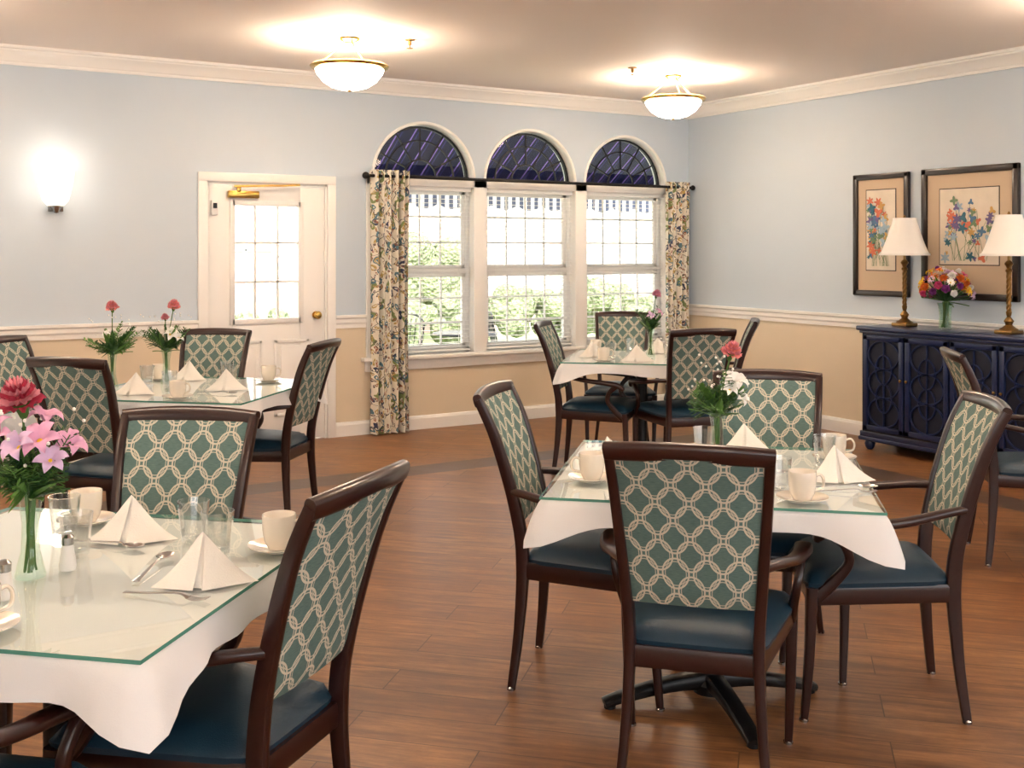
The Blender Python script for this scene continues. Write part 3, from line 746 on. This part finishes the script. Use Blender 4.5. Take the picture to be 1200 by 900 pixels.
# ------------------------------------------------------------------ buffet cabinet
b=MB(); cx0,cx1=-.46,-.02; cy0,cy1=-4.10,-2.52; ct=.93
W=cx1-cx0; cm=(cx0+cx1)/2; ym=(cy0+cy1)/2; Ly=cy1-cy0
b.box((cm,ym,ct-.0175),(W+.03,Ly+.06,.035),M_navy,.008)
b.box((cm,ym,ct-.045),(W,Ly+.02,.02),M_navy,.006)
b.box((cm+.01,ym,.50),(W-.04,Ly-.02,.80),M_navy,.004)
b.box((cm,ym,.115),(W,Ly+.01,.05),M_navy,.006)
b.box((cm-.003,ym,.085),(W+.01,Ly+.03,.03),M_navy,.008)
for yy in (cy0+.05,cy1-.05,ym):
    for xx in (cx0+.05,cx1-.05): 
        b.lathe([(0,0),(.02,0),(.034,.02),(.04,.045),(.03,.07),(.04,.08)],M_navy,16,(xx,yy,0))
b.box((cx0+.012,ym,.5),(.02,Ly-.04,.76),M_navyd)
nd=4; ins=.035; dw=(Ly-2*ins)/nd
for k in range(nd):
    y1=cy1-ins-k*dw-.008; y0=y1-dw+.016; z0,z1=.155,.865; xf=cx0-.006; fw=.038
    for (p,q,r,s_) in ((y0,y0+fw,z0,z1),(y1-fw,y1,z0,z1),(y0,y1,z0,z0+fw),(y0,y1,z1-fw,z1)):
        b.box((xf,(p+q)/2,(r+s_)/2),(.024,q-p,s_-r),M_navy,.004)
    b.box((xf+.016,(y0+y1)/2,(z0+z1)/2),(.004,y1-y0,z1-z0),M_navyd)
    yc=(y0+y1)/2; hw=(y1-y0)/2-fw; zz0,zz1=z0+fw,z1-fw; hz=zz1-zz0
    for i in range(3):
        zc=zz0+hz*(i+.5)/3
        b.sweep([(xf,yc+hw*.97*math.cos(2*pi*t/28),zc+hz/6*math.sin(2*pi*t/28)) for t in range(28)],[(.008,.007)],(1,0,0),M_navy,6,3,closed=True)
    for i in range(2):
        zc=zz0+hz*(i+1)/3
        b.sweep([(xf+.001,yc+hw*.5*math.cos(2*pi*t/28),zc+hz/6*math.sin(2*pi*t/28)) for t in range(28)],[(.007,.006)],(1,0,0),M_navy,6,3,closed=True)
    b.sweep([(xf+.001,yc,zz0),(xf+.001,yc,zz1)],[(.007,.006)],(1,0,0),M_navy,6,3)
    hy=y0+.018 if k%2==0 else y1-.018
    b.ball((xf-.02,hy,.55),.011,M_abrass,n=10)
b.obj('buffet_cabinet')
def blamp():
    b=MB()
    b.box((0,0,.0125),(.135,.135,.025),M_abrass,.006); 
    b.lathe([(.06,.024),(.062,.032),(.04,.045),(.022,.06),(.026,.075),(.034,.085),(.024,.1),(.012,.115),(.017,.13),(.02,.15)],M_abrass,24)
    for s in range(3):
        b.sweep([(.009*math.cos(2*pi*s/3+t*.5),.009*math.sin(2*pi*s/3+t*.5),.14+t*.0085) for t in range(34)],[(.0085,.0085)],(1,0,0),M_abrass,7)
    b.lathe([(.02,.42),(.024,.43),(.014,.445),(.02,.46),(.03,.475),(.022,.49),(.01,.5),(.008,.56)],M_abrass,20)
    b.lathe([(.006,.56),(.006,.81),(.012,.815),(.006,.83),(0,.835)],M_abrass,12)
    n=48
    vs=[];fs=[]
    K=9
    for i in range(K):
        t=i/(K-1); r=.178+(.082-.178)*(t**.8); z=.535+.27*t
        for j in range(n*2):
            th=pi*j/n; rr=r*(1+.008*(j%2)); 
            vs.append((rr*math.cos(th),rr*math.sin(th),z))
    for i in range(K-1):
        for j in range(2*n): fs.append([i*2*n+j,i*2*n+(j+1)%(2*n),(i+1)*2*n+(j+1)%(2*n),(i+1)*2*n+j])
    b.add(vs,fs,M_shade)
    b.lathe([(.178,.53),(.182,.53),(.182,.545),(.178,.545)],M_shade,48); b.lathe([(.082,.797),(.085,.797),(.085,.81),(.082,.81)],M_shade,48)
    for k in range(3):
        th=2*pi*k/3; b.sweep([(.006*math.cos(th),.006*math.sin(th),.8),(.083*math.cos(th),.083*math.sin(th),.803)],[(.002,.002)],(0,0,1),M_abrass,5)
    return b.mesh('table_lamp')
BL=blamp(); put(BL,'table_lamp',(-.23,-2.74,ct)); put(BL,'table_lamp',(-.23,-3.60,ct))
rnd=random.Random(11); b=MB()
b.lathe([(0,0),(.045,0),(.047,.01),(.042,.1),(.05,.17),(.06,.19),(.056,.19),(.045,.165),(.038,.1),(.04,.015),(0,.012)],M_vase,24)
for k in range(16): b.sweep([(rnd.uniform(-.025,.025),rnd.uniform(-.025,.025),.015),(rnd.uniform(-.03,.03),rnd.uniform(-.03,.03),.2)],[(.005,.005)],(1,0,0),M_stem,5)
PC=[P_yellow,P_orange,P_mag,P_lil,P_purple,P_red,P_white,P_yellow,P_orange]
for k in range(46):
    th=2.399*k; ph=math.acos(1-(k+.5)/46*1.15); R=.15
    d=Vector((math.sin(ph)*math.cos(th),math.sin(ph)*math.sin(th),math.cos(ph)))
    p=Vector((0,0,.27))+Vector((d.x*R*1.05,d.y*R*1.15,d.z*R))*rnd.uniform(.85,1.12)
    m=rnd.choice(PC if p.z>.28 else [P_white,P_lil,P_purple,P_mag])
    if rnd.random()<.6: lily(b,p,d,rnd.uniform(.032,.045),m,rnd,11,P_yellow if m!=P_yellow else P_orange)
    else: carnation(b,p,d,rnd.uniform(.022,.03),m,rnd,False)
    leaf(b,(0,0,.2),p*0.95,.012,M_leafd)
for k in range(16):
    th=rnd.uniform(0,2*pi); leaf(b,(0,0,.2),(.17*math.cos(th),.17*math.sin(th),rnd.uniform(.14,.4)),.016,M_leaf)
b.obj('flower_bouquet',(-.25,-3.11,ct),recalc=False)
# ------------------------------------------------------------------ pictures
def picture(y0,y1,z0,z1,fw,mw,seed):
    b=MB(); rnd=random.Random(seed)
    x=-.02
    for (p,q,r,s_) in ((y0,y0+fw,z0,z1),(y1-fw,y1,z0,z1),(y0,y1,z0,z0+fw),(y0,y1,z1-fw,z1)):
        b.box((x,(p+q)/2,(r+s_)/2),(.036,q-p,s_-r),M_fr,.008)
    b.box((x+.006,(y0+y1)/2,(z0+z1)/2),(.012,y1-y0-fw,z1-z0-fw),M_mat)
    ay0,ay1,az0,az1=y0+fw+mw,y1-fw-mw,z0+fw+mw*1.9,z1-fw-mw
    b.box((x-.0005,(ay0+ay1)/2,(az0+az1)/2),(.003,ay1-ay0+.014,az1-az0+.014),M_fr)
    b.box((x-.002,(ay0+ay1)/2,(az0+az1)/2),(.003,ay1-ay0,az1-az0),M_paper)
    xa=x-.0045; cols=[mat('watercolour_%d_%d'%(seed,i),c,.9) for i,c in enumerate([(88,124,156),(204,116,90),(118,142,110),(112,100,144),(200,160,96),(62,110,128),(158,182,198)])]
    k=0
    for st in range(18):
        bx=rnd.uniform(.2,.8)*(ay1-ay0)+ay0; tx=rnd.uniform(.1,.9)*(ay1-ay0)+ay0; tz=az0+(az1-az0)*rnd.uniform(.3,.88); bz=az0+(az1-az0)*.05
        pts=[(bx,bz),((bx+tx)/2+rnd.uniform(-.02,.02),(bz+tz)/2),(tx,tz)]
        for i in range(2):
            (u,v),(u2,v2)=pts[i],pts[i+1]
            b.add([(xa,u-.002,v),(xa,u+.002,v),(xa,u2+.002,v2),(xa,u2-.002,v2)],[[0,1,2,3]],cols[2])
        for h in range(3):
            k+=1; c=rnd.choice(cols); r=rnd.uniform(.018,.046); cy=pts[2][0]+rnd.uniform(-.03,.03); cz=pts[2][1]-h*rnd.uniform(.03,.10)
            cy=min(max(cy,ay0+r),ay1-r); cz=min(max(cz,az0+r),az1-r); n=22; p=rnd.randint(3,6); ph=rnd.random()*6; e=xa-.0001*k
            vs=[(e,cy,cz)]+[(e,cy+r*(.7+.3*math.cos(p*2*pi*t/n+ph))*math.cos(2*pi*t/n),cz+r*(.7+.3*math.cos(p*2*pi*t/n+ph))*math.sin(2*pi*t/n)) for t in range(n)]
            b.add(vs,[[0,1+t,1+(t+1)%n] for t in range(n)],c)
    return b.obj('framed_picture',recalc=False)
picture(-2.615,-2.073,1.135,2.105,.045,.085,1); picture(-3.54,-2.732,1.135,2.11,.05,.11,2)
# ------------------------------------------------------------------ exterior
b=MB(); b.box((-4,12,-.15),(60,24-.4,.1),M_grass); b.obj('lawn')
b=MB(); b.box((-2.5,1.9,-.07),(9,3.3,.05),M_patio); b.obj('patio')
b=MB()
xa,xb=-3.8,.5
b.add([(xa,.18,2.86),(xb,.18,2.86),(xb,1.25,2.16),(xa,1.25,2.16)],[[0,1,2,3]],M_awn)
def vf(u,v):
    x=xa+(xb-xa)*u; return (x,1.25,2.16-v*(.21+.05*abs(math.sin(x*pi/.3))))
b.grid(vf,120,2,M_val)
for x in (xa,xb): b.sweep([(x,.18,2.1),(x,1.25,2.14)],[(.012,.012)],(1,0,0),M_trim,6)
b.sweep([(xa,1.25,2.15),(xb,1.25,2.15)],[(.012,.012)],(0,1,0),M_trim,6)
b.obj('window_awning',recalc=False)
b=MB(); b.box((-2,11.2,2.4),(40,.3,5),M_siding)
for i in range(24): b.box((-2,11.03,.2+i*.2),(40,.03,.015),M_siding)
for x in (-12,-8,-4.5,-1,2.5,6,9,12): 
    b.box((x,11.0,1.5),(1.1,.06,1.5),M_trim); b.box((x,10.98,1.5),(.95,.05,1.35),M_brick)
    b.box((x,10.95,1.5),(.04,.05,1.35),M_trim); b.box((x,10.95,1.5),(.95,.05,.04),M_trim)
b.box((-2,10.8,.35),(40,.4,.9),M_brick); b.obj('neighbouring_building')
rnd=random.Random(5)
for i,(hx,hy,hs) in enumerate([(-6.2,6.5,.8),(-4.2,6.2,.7),(-2.2,6.4,.65),(0,6.0,.75),(2,6.5,.8),(4.2,6.8,.9),(6.3,7,.9),(1.0,8.9,1.5)]):
    b=MB()
    for k in range(40):
        b.ball((rnd.uniform(-1.1,1.1),rnd.uniform(-.4,.4),rnd.uniform(.3,1.1)*hs),rnd.uniform(.14,.30)*hs,M_hedge,n=10)
    b.obj('garden_shrub',(hx,hy,-.1))
b=MB(); b.lathe([(0,.70),(.32,.70),(.33,.71),(.32,.72),(0,.72)],M_black,28); b.lathe([(.02,.0),(.02,.70)],M_black,10)
for k in range(3):
    th=2*pi*k/3; b.sweep(cr([(0,0,.2),(.12*math.cos(th),.12*math.sin(th),.12),(.26*math.cos(th),.26*math.sin(th),.01)],4),[(.01,.01)],(0,0,1),M_black,6)
b.obj('patio_table',(-1.75,1.35,-.045))
b=MB()
for s in (-1,1):
    b.sweep(cr([(s*.2,.2,0),(s*.2,.17,.42),(s*.19,.24,.8)],4),[(.01,.01)],(1,0,0),M_black,6); b.sweep([(s*.2,-.2,0),(s*.2,-.18,.43)],[(.01,.01)],(1,0,0),M_black,6)
b.sweep([(.19*math.cos(t*pi/12),.24,.8+.1*math.sin(t*pi/12)) for t in range(13)],[(.01,.01)],(0,1,0),M_black,6)
for k in range(5): b.sweep([(-.14+.07*k,.19,.45),(-.14+.07*k,.24,.86)],[(.005,.005)],(0,1,0),M_black,5)
b.lathe([(0,.43),(.21,.43),(.215,.44),(.21,.45),(0,.45)],M_black,20)
pcm=b.mesh('patio_chair'); put(pcm,'patio_chair',(-1.10,1.5,-.045),1.2); put(pcm,'patio_chair',(-2.42,1.6,-.045),-1.3)
# ------------------------------------------------------------------ light
sun=bpy.data.lights.new('sun','SUN'); sun.energy=7; sun.angle=.03; sun.color=(1,.96,.9)
o=bpy.data.objects.new('sun',sun); S.collection.objects.link(o)
o.rotation_euler=(math.radians(48),0,math.radians(-25))
w=bpy.data.worlds.new('world'); S.world=w; w.use_nodes=True
w.node_tree.nodes['Background'].inputs[0].default_value=(.95,.97,1,1); w.node_tree.nodes['Background'].inputs[1].default_value=3.0
# ------------------------------------------------------------------ camera
cam=bpy.data.cameras.new('camera'); co=bpy.data.objects.new('camera',cam); S.collection.objects.link(co); S.camera=co
co.location=(-6.937,-8.177,1.5); co.rotation_euler=(pi/2,0,math.radians(-31.06))
cam.sensor_width=36; cam.lens=38.1; cam.shift_y=-157/1200; cam.clip_start=.05
S.view_settings.view_transform='Standard'; S.view_settings.exposure=.42
